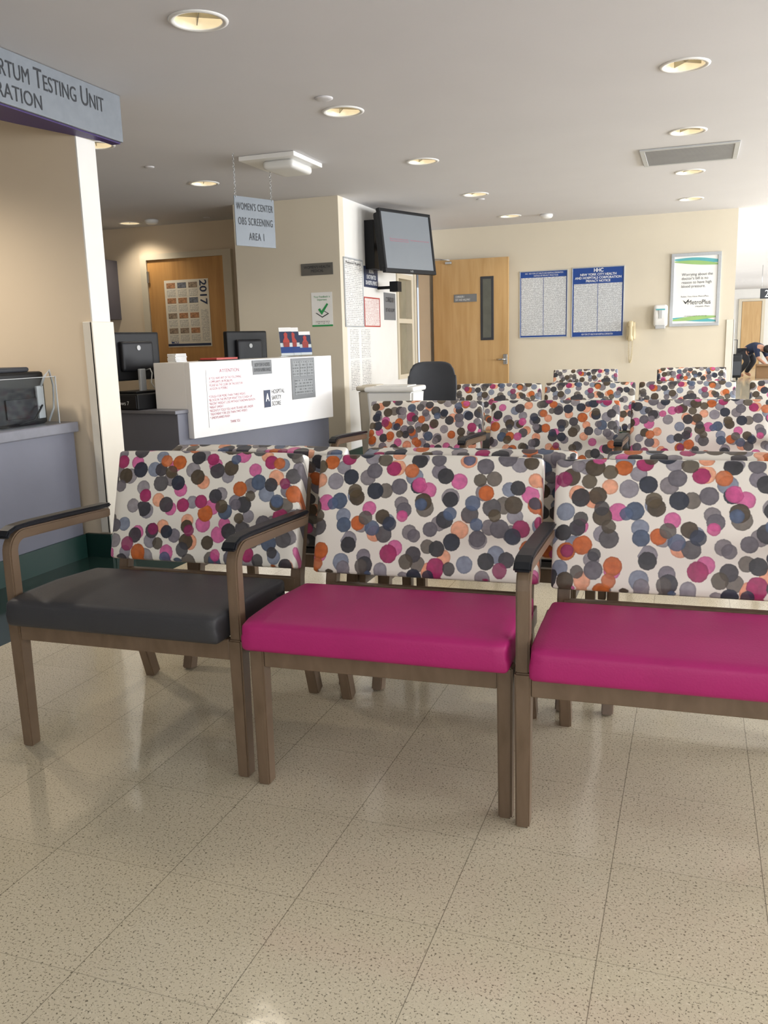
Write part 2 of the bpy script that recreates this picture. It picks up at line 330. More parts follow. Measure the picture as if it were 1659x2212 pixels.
v=[(-2.925,4.13),(-2.925,-3.0),(-4.4,-3.0),(-3.10,3.56),(-2.975,4.02),(-2.975,4.13)]
def prism(name,pts,z0,z1):
    n=len(pts);vv=[(x,y,z0) for x,y in pts]+[(x,y,z1) for x,y in pts]
    ff=[tuple(range(n)),tuple(range(2*n-1,n-1,-1))]+[(i,(i+1)%n,n+(i+1)%n,n+i) for i in range(n)]
    return recalc(meshd(name,vv,ff))
struct(objm('trim_4',prism('h',v,2.215,CH),M_white));
struct(objm('trim_5',prism('h',v,2.201,2.215),M_purple))
me=merge('w',[boxm('a',-3.17,-3.085,9.15,9.20,.72,1.86),boxm('a',-3.17,-3.085,9.65,9.70,.72,1.86),boxm('a',-3.17,-3.085,9.20,9.65,1.81,1.86),boxm('a',-3.17,-3.085,9.20,9.65,.72,.77),boxm('a',-3.17,-3.085,9.20,9.65,1.33,1.38)])
struct(objm('window_7',me,M_trim))
w8=struct(box('window_8',-3.16,-3.15,9.20,9.65,.77,1.81,mat('room_glass','#8d8672',.1,var=.1)))
struct(objm('trim_6',merge('t',[boxm('a',-3.22,-3.08,9.76,9.82,0,2.11),boxm('a',-3.22,-3.08,10.36,10.43,0,2.11),boxm('a',-3.22,-3.08,9.82,10.36,2.06,2.11)]),M_trim))
struct(box('door_3',-3.30,-3.26,9.74,10.42,0,2.09,M_door))
struct(objm('trim_7',merge('t',[boxm('a',-5.79,-5.71,8.35,8.40,0,2.14),boxm('a',-4.76,-4.66,8.35,8.40,0,2.14),boxm('a',-5.71,-4.76,8.35,8.40,2.08,2.14)]),M_trim))
d=struct(box('door_1',-5.71,-4.76,8.37,8.40,0.01,2.08,M_door))
box('hinge',-.012,.012,-.012,.012,-.06,.06,M_chrome,d,loc=(-5.70,8.36,1.9))
d=thing('door_2','','door',(-3.03,10.36,0));del d['label'];del d['category'];struct(d)
box('door_panel',0,.92,-.022,.022,.01,2.07,M_door2,d,.002)
box('vision_frame',.585,.745,-.03,.03,1.12,1.86,M_dgrey,d,.004)
box('vision_glass',.615,.715,-.034,.034,1.15,1.83,mat('wired_glass','#5f615b',.15,var=.1),d)
objm('door_handle',merge('h',[boxm('a',.86,.91,-.035,-.022,.83,.95,.004),tube('t',[(.885,-.03,.89),(.885,-.075,.89),(.86,-.08,.89),(.79,-.08,.89)],.01)]),M_chrome,d)
objm('door_closer_arm',merge('h',[boxm('a',.16,.24,-.05,-.022,2.02,2.05,.004),tube('t',[(.22,-.05,2.065),(.06,-.06,2.085),(-.06,-.02,2.10)],.007)]),M_chrome,d)
pp=box('door_plaque',.26,.54,-.028,-.022,1.575,1.665,M_plaque,d)
t_=textm('CORRIDOR 1\nEXIT AND HALLWAY',.28,.46,1.59,1.65,0)
objm('plaque_lettering',t_,M_wink,d,loc=(0,-.030,0),rot=(math.radians(90),0,0))
# ------------------------------------------------------------------ waiting-room chairs
def arc(cy,cz,r,a0,a1,n=7): return [(cy+r*math.cos(math.radians(a0+(a1-a0)*i/n)),cz+r*math.sin(math.radians(a0+(a1-a0)*i/n))) for i in range(n+1)]
PROTO={}
def proto(W,armed,bw):
    key=(W,armed,bw)
    if key in PROTO: return PROTO[key]
    P=[];h=W/2
    lw=.038
    for sx in (-1,1):
        xc=sx*(h-.019)
        bm=bmesh.new();bmesh.ops.create_cube(bm,size=1)
        for v in bm.verts:
            top=v.co.z>0;k=1 if top else .86
            v.co=Vector((v.co.x*lw*k,.024+v.co.y*.046*k,.1925+v.co.z*.385))
        bmesh.ops.bevel(bm,geom=list(bm.edges),offset=.004,segments=2,affect='EDGES')
        me=bpy.data.meshes.new('leg');bm.to_mesh(me);bm.free();P.append(('leg',me,M_wood,(xc,0,0),(0,0,0),None))
    rx=(h-.058) if armed else (h-.04)
    path=[(.60,0),(.545,.17),(.505,.30),(.492,.37),(.497,.42),(.515,.49),(.545,.58),(.592,.72)]
    for sx in (-1,1): P.append(('leg',ribbon('leg',path,.046,-.017,.017,.034),M_wood,(sx*rx,0,0),(0,0,0),None))
    ap=merge('seat_rail',[boxm('a',-h+.038,h-.038,.006,.032,.328,.385,.003),boxm('a',-h+.012,-h+.036,.046,.50,.33,.383,.003),boxm('a',h-.036,h-.012,.046,.50,.33,.383,.003),boxm('a',-rx,rx,.475,.50,.375,.42,.003)])
    P.append(('seat_rail',ap,M_wood,(0,0,0),(0,0,0),None))
    cw=(W-.078) if armed else (W-.004)
    def fn(p,t):
        p.z+=.005*(1-t[0]**8)*(1-t[1]**6)*(1 if t[2]>0 else 0)
        p.z+=-.004*(t[1]<-.5)*(max(0,-t[1]-.5)/.5)**2*(t[2]>0)
        if t[2]>0: p.z-=.014*max(0,t[1])
        if t[1]<-.8: p.x*=1-.010*(t[2]>0)*abs(t[0])**8; p.y-=.004*(1-t[2]**2)
        return p
    P.append(('seat',rbox('seat',cw,.415,.078,.013,fn),M_mag,(0,-.046+.2075,.424),(0,0,0),None))
    def fb(p,t):
        if t[1]<0: p.y-=.006*(1-t[0]**4)*(1-t[2]**4)
        p.z+=.004*(1-abs(t[0])**3)*(t[2]>.5)
        return p
    P.append(('backrest',rbox('backrest',bw,.058,.355,.012,fb),M_fab,(0,.515,.624),(-math.radians(17),0,0),None))
    if armed:
        for sx in (-1,1):
            path=[(.024,.382),(.024,.46),(.024,.565)]+arc(.072,.577,.048,180,92,8)+[(.2,.620),(.35,.614),(.472,.608)]
            P.append(('armrest',ribbon('armrest',path,.036,-.016,.016,.028),M_wood,(sx*(h-.018),0,0),(0,0,0),None))
            path=[(-.002,.624),(.010,.639),(.036,.647),(.10,.648),(.25,.643),(.40,.636),(.474,.633)]
            P.append(('arm_cap',ribbon('arm_cap',path,.014,-.020,.020,.012),M_cap,(0,0,0),(0,0,0),len(P)-1))
    for q in P: q[1].materials.append(q[2])
    PROTO[key]=P;return P
def chair(W,armed,x,y,deg,seat,label,group,bw=None,bx=0.):
    t=thing('waiting_room_chair',label,'chair',(x,y,0),(0,0,math.radians(deg)),group)
    if bw is None: bw=W-.075 if armed else W-.015
    made=[]
    for nme,me,ma,loc,rot,par in proto(W,armed,bw):
        o=bpy.data.objects.new(nme,me);link(o);o.location=loc;o.rotation_euler=rot
        if nme=='backrest': o.location.x+=bx
        o.parent=t if par is None else made[par];made.append(o)
        if nme=='seat':
            o.material_slots[0].link='OBJECT';o.material_slots[0].material=seat
            o['label']='charcoal vinyl seat cushion' if seat==M_char else 'magenta vinyl seat cushion'
    return t
A=('wood waiting-room armchair with charcoal vinyl seat and dotted back','armless wood waiting chair with magenta seat and dotted back','wood waiting-room armchair with magenta vinyl seat and dotted back')
GA='front row of waiting-room chairs'
chair(.74,True,-1.445,1.85,1.4,M_char,A[0],GA)
chair(.672,False,-.706,1.85,1.9,M_mag,A[1],GA,bw=.672,bx=-.002)
chair(.745,True,.011,1.845,1.9,M_mag,A[2],GA,bw=.695,bx=.002)
GB='back-to-back row of waiting-room chairs'
chair(.72,True,-1.37,3.12,180,M_char,'dotted waiting armchair standing back-to-back behind the front row',GB)
chair(.68,False,-.65,3.12,180,M_char,'armless dotted waiting chair backing onto the front row',GB)
chair(.72,True,.09,3.13,180,M_char,'dotted waiting armchair standing back-to-back behind the front row',GB)
GC='second facing row of waiting-room chairs'
chair(.725,True,-1.415,4.10,0,M_mag,'dotted waiting armchair with black arm caps across the aisle',GC)
chair(.69,False,-.70,4.10,0,M_char,'armless dotted waiting chair across the aisle',GC)
chair(.74,True,.025,4.12,0,M_mag,'dotted waiting armchair with black arm caps across the aisle',GC)
GD='third row of waiting-room chairs'
for x,y in ((-1.39,5.90),(-.725,5.94),(-.055,5.96),(.68,5.98)): chair(.66,False,x,y,0,M_char,'dotted waiting chair standing in the third row',GD)
GE='rearmost waiting-room chairs near the far wall'
for x,y in ((-1.06,8.55),(-.04,8.6)): chair(.66,False,x,y,0,M_char,'dotted waiting chair near the poster wall',GE)

# ------------------------------------------------------------------ booth counter and header sign
t=thing('registration_counter','slate grey laminate counter with green base below clear guard','counter',(-3.5,1.0,0))
box('counter_body',-.30,.33,-3.9,2.84,.13,.70,M_desk,t)
box('counter_top',-.33,.36,-3.9,2.85,.70,.755,M_desktop,t,.006)
box('counter_plinth',-.28,.345,-3.9,2.84,0,.13,M_green,t)
t=thing('counter_guard','low clear acrylic guard panel standing on the grey counter','sneeze guard',(-3.19,1.0,.755))
box('acrylic_panel',-.004,.004,-3.5,2.76,0,.245,M_acr,t,.001)
box('guard_rail',-.003,.003,-3.5,2.76,.245,.248,M_cardg,t)
box('guard_end',-.003,.003,2.757,2.763,0,.249,M_cardg,t)
t=thing('label_printer','black desktop printer with cables on the grey counter','printer',(-3.42,3.57,.755))
box('printer_body',-.16,.15,-.22,.20,0,.275,M_black,t,.015)
box('printer_lid',-.13,.13,-.2,.12,.275,.30,M_dgrey,t,.01)
box('port_panel',-.10,.10,-.232,-.22,.03,.20,M_dgrey,t,.003)
box('side_vent',.15,.158,-.10,.12,.04,.14,M_box2,t,.002)
box('side_socket',.15,.165,.12,.17,.03,.20,M_cardg,t,.004)
objm('cable',tube('cable',[(.155,.15,.18),(.18,.17,.25),(.195,.19,.28),(.20,.205,.20),(.195,.20,.08),(.18,.17,.012)],.006),M_cardg,t)
objm('cable',tube('cable',[(.155,.14,.08),(.19,.12,.10),(.195,.05,.03),(.18,-.05,.012)],.005),M_black,t)
s=Panel('overhead_sign','long silver overhead sign with dark small-cap lettering','sign',(-2.905,2.13,2.322),90,4.0,.23)
s.rect('sign_board',0,1,0,1,-.018,0,M_sgrey,.002)
fx=lambda y:(y-.13)/4.0
s.text('Antepartum Testing Unit',fx(2.98),fx(3.985),.50,.88,.002,M_ink,small=.78)
s.text('Registration',fx(2.98),fx(3.52),.10,.45,.002,M_ink,small=.78)

# ------------------------------------------------------------------ reception desk
P0=Vector((-3.32,5.25));P1=Vector((-3.0,7.0));dv=(P1-P0);Lw=dv.length;yaw=math.degrees(math.atan2(dv.y,dv.x))
desk=thing('reception_desk','slate grey reception desk with raised white laminate front','desk',(P0.x,P0.y,0),(0,0,math.radians(yaw)))
box('desk_base',-.10,Lw,.03,.85,0,.68,M_desk,desk,.004)
box('desk_top',-.13,Lw,.02,.88,.68,.705,M_desktop,desk,.004)
box('white_front',0,Lw,-.02,.03,.50,1.03,M_wlam,desk,.003)
box('white_ledge',0,Lw,.03,.32,.705,1.03,M_wlam,desk,.003)
box('desk_base_kick',-.09,Lw,.022,.84,0,.11,M_green,desk)
def dpt(u,back,z):
    a=math.radians(yaw);return (P0.x+u*math.cos(a)-back*math.sin(a),P0.y+u*math.sin(a)+back*math.cos(a),z)
def deskpanel(name,label,cat,u0,u1,f0,f1,off=.022):
    c=dpt((u0+u1)/2*Lw,-off,.50+.53*(f0+f1)/2);return Panel(name,label,cat,c,yaw,(u1-u0)*Lw,(f1-f0)*.53)
p=deskpanel('attention_notice','white notice with red health warning text on desk front','notice',.09,.40,.12,.90)
p.rect('notice_sheet',0,1,0,1,0,.0015,M_wlam)
p.text('ATTENTION',.26,.66,.93,.99,.003,M_red)
p.text('IF YOU HAVE ANY OF THE FOLLOWING\nCOMPLAINTS OR PROBLEMS\nPLEASE SEE THE CLERK OR THE DOCTOR\nAS SOON AS POSSIBLE :',.05,.72,.64,.86,.003,M_red)
p.text('*COUGH FOR MORE THAN THREE WEEKS\n*BLOOD IN THE SPUTUM WHAT YOU COUGH UP\n*RECENT WEIGHT LOSS WITHOUT KNOWN REASON\n*NIGHT SWEAT\n*RECENTLY TOLD YOU HAVE TB AND ARE UNDER\n TREATMENT FOR LESS THAN TWO WEEKS\n* UNEXPLAINED RASH',.02,.97,.14,.55,.003,M_red)
p.text('THANK YOU',.42,.62,.03,.08,.003,M_red)
p=deskpanel('address_sign','small grey staff notice sign on white desk front','sign',.385,.52,.78,.985)
p.rect('sign_plate',0,1,0,1,0,.003,M_plaque);p.text('NOTIFY STAFF OF ADDRESS\nOR PHONE NUMBER CHANGES',.06,.94,.2,.8,.0045,M_ink,align='CENTER')
p=deskpanel('safety_score_sticker','hospital safety score sticker with letter A badge','sticker',.455,.605,.28,.56)
p.rect('sticker_sheet',0,1,0,1,0,.001,M_wlam);p.rect('badge',.0,.30,.05,.95,.001,.003,M_navy);p.text('A',.06,.24,.36,.78,.0045,M_wink,bold=.03);p.text('HOSPITAL\nSAFETY\nSCORE',.36,1.0,.1,.95,.003,M_ink)
p=deskpanel('policy_sign','grey multilingual sign plate on white desk front','sign',.665,.85,.36,.985)
p.rect('sign_plate',0,1,0,1,0,.003,M_plaque)
for i in range(3): p.rect('sign_text',.06+.31*i,.32+.31*i,.55,.93,.003,.0042,F_grey)
p.rect('sign_text',.12,.88,.1,.48,.003,.0042,F_grey)

def monitor(loc,deg,w,h,label):
    t=thing('computer_monitor',label,'monitor',loc,(0,0,math.radians(deg)))
    objm('display_case',rbox('case',w,.05,h,.012,lambda p,q:p),M_black,t,(0,0,h/2+.09))
    box('screen',-w/2+.015,w/2-.015,.0255,.028,.11,.09+h-.015,M_glassd,t)
    objm('rear_shell',rbox('shell',w*.62,.05,h*.62,.02),M_box2,t,(0,-.035,h/2+.09))
    objm('badge',cylm('b',.018,-.003,.003,24),M_cardg,t,(0,-.0615,h/2+.15),(math.radians(90),0,0))
    box('stand_neck',-.03,.03,-.085,-.06,.0,h*.5,M_silver,t,.006)
    box('stand_foot',-.13,.13,-.13,.08,0,.015,M_black,t,.005)
    return t
c=(-3.86,5.40,.706)
t=thing('desktop_computer','black desktop computer case lying on the desk under monitor','computer',c,(0,0,math.radians(yaw-90)))
box('case',-.20,.20,-.19,.17,0,.11,M_black,t,.008)
box('case_face',-.19,.19,-.196,-.19,.01,.10,M_box2,t,.002)
objm('lettering',textm('Windows 7',-.07,.12,.035,.062,0),M_wink,t,(0,-.1975,0),(math.radians(90),0,0))
t=monitor((-3.88,5.42,.817),82,.52,.345,'black computer monitor seen from behind on reception desk')
objm('monitor_cable',tube('c',[(.06,-.062,.16),(.06,-.10,.17),(.05,-.125,.14),(.04,-.12,.07),(.05,-.14,.03),(.10,-.15,.01)],.005),M_cardg,t)
c=dpt(1.32,.54,.706);monitor((c[0],c[1],.80),yaw-8,.46,.365,'black computer monitor behind the raised white ledge')
t=thing('monitor_riser','dark riser block holding the monitor on the desk','monitor stand',(c[0],c[1],.706),(0,0,math.radians(yaw-8)));box('riser_top',-.18,.18,-.14,.14,.07,.093,M_dgrey,t,.003);box('riser_side',-.18,-.16,-.14,.14,0,.07,M_dgrey,t);box('riser_side',.16,.18,-.14,.14,0,.07,M_dgrey,t)
def brochure(u,back,hh,label):
    c=dpt(u,back,1.031);t=thing('brochure_holder',label,'brochure holder',c,(0,0,math.radians(yaw-38)),'brochure holders on the white ledge')
    tl=math.radians(-14)
    box('acrylic_stand',-.062,.062,.0,.05,0,.01,M_acr,t,.001)
    b=box('brochure',-.052,.052,-.006,.006,0,hh,M_paper,t,loc=(0,.022,.012),rot=(tl,0,0))
    box('brochure_print',-.052,.052,-.009,-.0065,hh*.45,hh*.85,M_navy,b)
    box('brochure_stripe',-.052,.052,-.009,-.0065,.02,hh*.3,M_blue,b)
    objm('brochure_figure',recalc(meshd('f',[(x_*.8,-.0105,z_*hh/.235) for x_,z_ in [(-.03,.07),(.03,.07),(.035,.12),(.015,.15),(.02,.18),(0,.195),(-.02,.18),(-.015,.15),(-.035,.12)]],[(0,1,2,3,4,5,6,7,8)])),M_redb,b)
    box('acrylic_front',-.058,.058,-.014,-.011,0,.11,M_acr,b)
brochure(1.32,.10,.235,'clear holder with blue and red folded brochures');brochure(1.45,.12,.235,'clear holder with blue and red folded brochures');brochure(1.59,.10,.20,'shorter brochure holder at the end of the ledge')
c=dpt(.14,.22,1.031)
t=thing('paper_stack','small neat stack of white cards on the ledge','paper stack',c,(0,0,math.radians(yaw)))
for i in range(6): box('card_bundle',-.055,.055,-.04,.04,.001+i*.010,.009+i*.010,M_paper,t,.001,loc=(random.uniform(-.003,.003),random.uniform(-.003,.003),0),rot=(0,0,random.uniform(-.05,.05)))
t=thing('document_tray','low dark red tray of forms behind the ledge','tray',dpt(.50,.14,1.031),(0,0,math.radians(yaw)))
box('tray_base',-.13,.13,-.09,.09,0,.006,M_black,t,.001);box('form_pile',-.12,.12,-.08,.08,.006,.02,M_redb,t,.001)
t=thing('wall_cabinet','dark grey hanging wall cabinet in the office','cabinet',(-6.32,8.22,1.78))
box('cabinet_body',-.18,.20,-.17,.18,-.32,.32,mat('cabinet_grey','#55525a',.5),t,.004)
box('cabinet_door',-.17,.19,-.19,-.17,-.31,.31,mat('cabinet_door','#4b4850',.5),t,.003)
# ------------------------------------------------------------------ notices on walls
p=wallmy('calendar_poster','large yearly calendar poster with photo grid on wooden door','calendar',-5.51,-4.96,1.14,1.855,8.37)
p.rect('calendar_sheet',0,1,0,1,0,.003,mat('calendar_paper','#e6ddcb',.55))
for c in range(3):
    for r in range(4):
        a=.04+.25*c;b=a+.22;d=.925-.225*r
        p.rect('photo_print',a+.01,b-.01,d-.045,d+.035,.003,.0042,[M_orange,M_brown,M_navy2,M_orange,M_brown][(c*2+r*3)%5])
        p.rect('month_print',a+.01,b-.01,d-.165,d-.065,.003,.004,F_cal)
p.text('2017',.80,.96,.62,.985,.0045,M_navy,rot90=True,bold=.02)
p.rect('photo_strip',.80,.96,.08,.55,.003,.004,F_cal)
p.rect('logo_band',.0,.98,.015,.05,.003,.0045,M_navy);p.text('MCU',.08,.24,.052,.085,.005,M_blue,bold=.02)
p=wallmy('room_plaque','dark grey engraved room name plaque on cream wall','sign',-3.49,-3.17,1.755,1.862,7.572)
p.rect('plaque_plate',0,1,0,1,0,.010,mat('plaque_dark','#66645f',.4),.001);p.text("WOMEN'S HEALTH\nMEDICAL",.10,.92,.25,.8,.0115,M_ink,align='CENTER')
p=wallmy('checkmark_poster','white survey poster with green tick on cream wall','poster',-3.40,-3.19,1.29,1.60,7.572)
p.rect('poster_sheet',0,1,0,1,0,.005,M_paper);p.rect('footer_print',0,1,0,.05,.005,.006,M_green2)
p.text('Your Feedback is\nImportant',.12,.9,.74,.90,.0065,M_green2,align='CENTER')
def poly(name,par,pts,z,ma): return objm(name,recalc(meshd(name,[(x,y,z) for x,y in pts],[tuple(range(len(pts)))])),ma,par)
poly('tick_mark',p.o,[(-.04,.0),(-.02,.012),(-.005,-.012),(.05,.055),(.065,.045),(-.003,-.05)],.0075,M_green2)
poly('box_mark',p.o,[(-.07,-.03),(0,-.075),(.07,-.04),(.0,.0),(.0,-.008),(.055,-.038),(0,-.065),(-.055,-.03)],.0065,M_dgrey)
p.rect('survey_text',.15,.85,.08,.18,.005,.006,F_sheet)
p=wallpx('framed_notice','tall framed white rights notice on white wall','notice',7.64,8.12,1.28,1.915)
p.rect('notice_sheet',.02,.98,.02,.98,0,.008,F_sheet);p.frame('notice_frame',.012,0,.014,M_silver);p.text("Patients' Rights",.1,.9,.9,.95,.010,M_ink)
p=wallpx('smoking_sign','dark blue prohibition sign with white letters on wall','sign',8.17,8.56,1.67,1.87)
p.rect('sign_plate',0,1,0,1,0,.006,M_navy);p.text('SMOKING\nIS NOT PERMITTED\nON HOSPITAL PREMISES',.08,.92,.12,.88,.008,M_wink,align='CENTER',bold=.015)
p=wallpx('red_bordered_notice','red-bordered white paper notice on white wall','notice',8.15,8.60,1.285,1.575)
p.rect('notice_sheet',.02,.98,.02,.98,0,.004,F_red);p.frame('red_frame',.012,0,.008,M_redb)
for a,b in ((7.76,7.98),(8.06,8.30)):
    for z in (.98,.68):
        p=wallpx('taped_paper','white printed sheet taped to the white wall','paper notice',a,b,z,z+.28,x=-3.102,group='taped printed sheets on the wall');p.rect('paper_sheet',0,1,0,1,0,.004,F_sheet)
p=wallpx('corridor_sign','grey engraved corridor sign beside the interior window','sign',8.74,9.10,1.36,1.64)
p.rect('sign_plate',0,1,0,1,0,.006,M_plaque);p.text('CORRIDOR 1',.1,.9,.66,.84,.008,M_ink);p.text('EXIT AND HALLWAY',.1,.9,.3,.44,.008,M_ink)
p=wallmy('privacy_poster','blue-bordered framed privacy notice with fine print','poster',-2.0,-1.435,1.13,1.90,10.46,group='blue framed notices on the far wall')
p.rect('poster_sheet',.01,.99,.01,.99,0,.006,M_blue);p.rect('notice_text',.035,.495,.035,.90,.006,.0075,F_post);p.rect('notice_text',.505,.965,.035,.90,.006,.0075,F_post);p.frame('poster_frame',.010,0,.014,M_silver)
p.text('HHC   NEW YORK CITY HEALTH AND HOSPITALS CORPORATION',.12,.9,.950,.972,.009,M_wink);p.text('NOTICE OF PRIVACY PRACTICES',.3,.8,.915,.937,.009,M_wink)
p=wallmy('privacy_poster','blue privacy notice poster with large white heading','poster',-1.39,-.80,1.12,1.91,10.46,group='blue framed notices on the far wall')
p.rect('poster_sheet',.01,.99,.01,.99,0,.006,M_blue)
for a,b in ((.04,.495),(.505,.96)): p.rect('notice_text',a,b,.075,.765,.006,.0075,F_post)
p.frame('poster_frame',.010,0,.014,M_silver)
p.text('HHC',.42,.60,.925,.98,.009,M_wink,bold=.03);p.text('NEW YORK CITY HEALTH\nAND HOSPITALS CORPORATION\nPRIVACY NOTICE',.06,.94,.785,.91,.009,M_wink,align='CENTER',bold=.02)
p.text('NEW YORK CITY HEALTH AND HOSPITALS CORPORATION',.2,.8,.03,.055,.009,M_wink)
t=thing('wall_phone','beige wall telephone with coiled cord','telephone',(-.715,10.46,1.18),(math.radians(90),0,0))
objm('phone_base',rbox('pb',.10,.20,.05,.015),M_beigeph,t,(0,0,.026))
objm('handset',rbox('a',.055,.07,.045,.015),M_beigeph,t,(0,.075,.075))
objm('handset_grip',rbox('g',.035,.20,.03,.012),M_beigeph,t,(0,0,.085));objm('mouthpiece',rbox('g',.055,.06,.045,.015),M_beigeph,t,(0,-.085,.072))
pts=[]
for i in range(161):
    s=i/160;a=s*34*2*math.pi
    y=-.10-.26*math.sin(s*math.pi)
    pts.append((.02*math.cos(math.pi*s)+.008*math.cos(a),y,.04+.008*math.sin(a)))
objm('coiled_cord',tube('cord',pts,.003,6),M_beigeph,t)
t=thing('sanitizer_dispenser','white and grey hand sanitizer dispenser on wall','dispenser',(-.395,10.46,1.325),(0,0,0))
def dz(p,q):
    if q[1]<0: p.y-=.02*(1-abs(q[2]))
    return p
objm('dispenser_cover',rbox('dc',.15,.10,.24,.03,dz),M_frame,t,(0,-.052,.01));box('dispenser_window',-.02,.02,-.125,-.115,-.02,.07,M_cardg,t,.003)
box('push_bar',-.055,.055,-.115,-.03,-.135,-.10,M_cardg,t,.01);box('label_band',-.05,.05,-.118,-.105,.07,.085,M_teal,t,.002)
p=wallmy('framed_advert','silver-framed health plan advert with green and teal swooshes','framed poster',-.30,.22,1.21,2.0,10.46)
p.rect('advert_sheet',.03,.97,.02,.98,0,.012,M_paper);p.frame('snap_frame',.034,0,.024,M_silver)
W,H=p.w*.46,p.h*.46
def band(y0,y1,y2,y3,ma,z):
    n=16;pts=[(-W*.95+2*W*.95*i/n,y0+(y1-y0)*(i/n)**1.0+.02*math.sin(i/n*3.1)) for i in range(n+1)]+[(W*.95-2*W*.95*i/n,y3+(y2-y3)*(i/n)-.01*math.sin(i/n*3.1)) for i in range(n+1)]
    poly('swoosh_print',p.o,pts,z,ma)
band(.335,.315,.322,.285,M_teal,.0135);band(.312,.275,.302,.258,M_lime,.0145)
band(-.30,-.335,-.315,-.352,M_teal,.0135);band(-.32,-.29,-.335,-.305,M_lime,.0145)
M_ink2=mat('soft_grey_ink','#4a4d52',.6,var=0)
p.text("Worrying about the\ndoctor's bill is no\nreason to have high\nblood pressure.",.22,.84,.52,.73,.0145,M_ink2)
p.text('Relax. You Have MetroPlus.',.22,.78,.40,.42,.0145,M_ink2);p.text('MetroPlus',.36,.82,.30,.36,.0145,M_ink);p.text('Health Plan',.52,.80,.26,.28,.0145,M_ink2)
poly('logo_tick',p.o,[(-.125,-.11),(-.11,-.118),(-.095,-.135),(-.065,-.10),(-.06,-.104),(-.095,-.153)],.0145,M_ink)
p.text('metroplus.org',.3,.75,.13,.15,.0145,M_ink2)

# ------------------------------------------------------------------ television
yt=math.radians(68);tvx,tvy,tvz=-2.72,8.42,2.085
t=thing('wall_television','black flat television on a swivel wall bracket','television',(tvx,tvy,tvz),(math.radians(90-7),0,yt))
TW,TH=.78,.60
me=merge('bz',[boxm('a',-TW/2,TW/2,TH/2-.028,TH/2,-.03,.012,.004),boxm('a',-TW/2,TW/2,-TH/2,-TH/2+.04,-.03,.012,.004),boxm('a',-TW/2,-TW/2+.028,-TH/2+.04,TH/2-.028,-.03,.012,.004),boxm('a',TW/2-.028,TW/2,-TH/2+.04,TH/2-.028,-.03,.012,.004)])
objm('bezel',me,M_black,t)
box('screen',-TW/2+.026,TW/2-.026,-TH/2+.038,TH/2-.026,-.02,.004,M_screen,t)
objm('screen_text',textm('Please wait to be called by the clerk       New patients sign in at the front desk\nPatients please have your card ready',-.27,.33,-.005,.03,.006),M_red,t)
objm('logo',textm('LG',-.02,.02,-TH/2+.012,-TH/2+.028,.014),M_cardg,t)
objm('rear_case',rbox('rc',TW-.04,TH-.05,.07,.02),M_black,t,(0,0,-.06))
objm('bracket_plate',boxm('a',-.12,.12,-.20,.20,-.13,-.095,.004),M_dgrey,t)
inv=(Matrix.Translation((tvx,tvy,tvz))@Euler((math.radians(83),0,yt)).to_matrix().to_4x4()).inverted()
for nme,bb,ma in (('bracket_arm',(-3.0,-2.83,8.40,8.46,2.03,2.10),M_dgrey),('wall_plate',(-3.10,-3.0,8.22,8.50,1.84,2.30),M_black),('cable_box',(-2.95,-2.86,8.50,8.62,1.63,1.73),M_black),('cable_box_strap',(-3.10,-2.95,8.55,8.58,1.66,1.69),M_black)):
    b=box(nme,*bb,ma,None,.004);b.parent=t;b.matrix_parent_inverse=inv.copy()

# ------------------------------------------------------------------ hanging sign
s=Panel('hanging_sign','grey hanging sign on chains below the ceiling','sign',(-3.005,5.775,1.995),66.8,.36,.335)
s.rect('sign_board',0,1,0,1,-.006,0,mat('hanging_sign_grey','#757d85',.42,var=.04),.001)
s.text("WOMEN'S CENTER",.04,.96,.73,.88,.002,M_ink,track=1.12);s.text('OBS SCREENING',.07,.94,.43,.58,.002,M_ink,track=1.15);s.text('AREA 1',.32,.70,.13,.28,.002,M_ink,track=1.15)
for x,ztop in ((-.165,.438),(.16,.395)):
    links=[];z=.165;k=0
    while z<ztop:
        N=10;R=.0075;P=[]
        for i in range(N):
            an=2*math.pi*i/N;P.append((R*.7*math.cos(an),R*1.5*math.sin(an)))
        pts=[((a if k%2 else 0)+x,z+b,(0 if k%2 else a)-.003) for a,b in P]+[(((P[0][0]) if k%2 else 0)+x,z+P[0][1],(0 if k%2 else P[0][0])-.003)]
        links.append(tube('l',pts,.0018,5));z+=.018;k+=1
    objm('chain',merge('chain',links),M_chrome,s.o)

# ------------------------------------------------------------------ ceiling fixtures
for x,y in LX:
    t=thing('recessed_downlight','round recessed ceiling downlight with cross baffle','ceiling light',(x,y,CH),(0,0,0),'recessed downlights in the ceiling')
    objm('trim_ring',lathe('ring',[(.098,.002),(.098,-.004),(.112,-.007),(.122,-.003),(.123,.0),(.098,.002)],40),M_frame,t)
    objm('reflector',lathe('refl',[(.100,.0),(.096,.03),(.085,.07),(.070,.095),(.0,.097)],40),M_refl,t)
    objm('bulb',merge('b',[tube('b',[(-.05,-.02,.075),(.05,-.02,.075)],.014,10),tube('b',[(-.05,.02,.075),(.05,.02,.075)],.014,10)]),M_bulb,t)
    objm('cross_baffle',merge('cb',[boxm('a',-.092,.092,-.002,.002,.012,.05),boxm('a',-.002,.002,-.092,.092,.012,.05)]),mat('baffle_grey','#a09a88',.4),t,(0,0,0),(0,0,.6))
t=thing('ceiling_fixture','white surface-mounted square ceiling light with diffuser','ceiling light',(-2.875,5.975,CH))
box('mounting_plate',-.215,.215,-.245,.245,-.032,-.001,M_frame,t,.004)
objm('diffuser',rbox('df',.24,.34,.06,.025),mat('diffuser_plastic','#dcdcda',.3,var=.01),t,(.05,0,-.060))
t=thing('ceiling_vent','grey rectangular ceiling air return grille','vent',(-.105,7.18,CH))
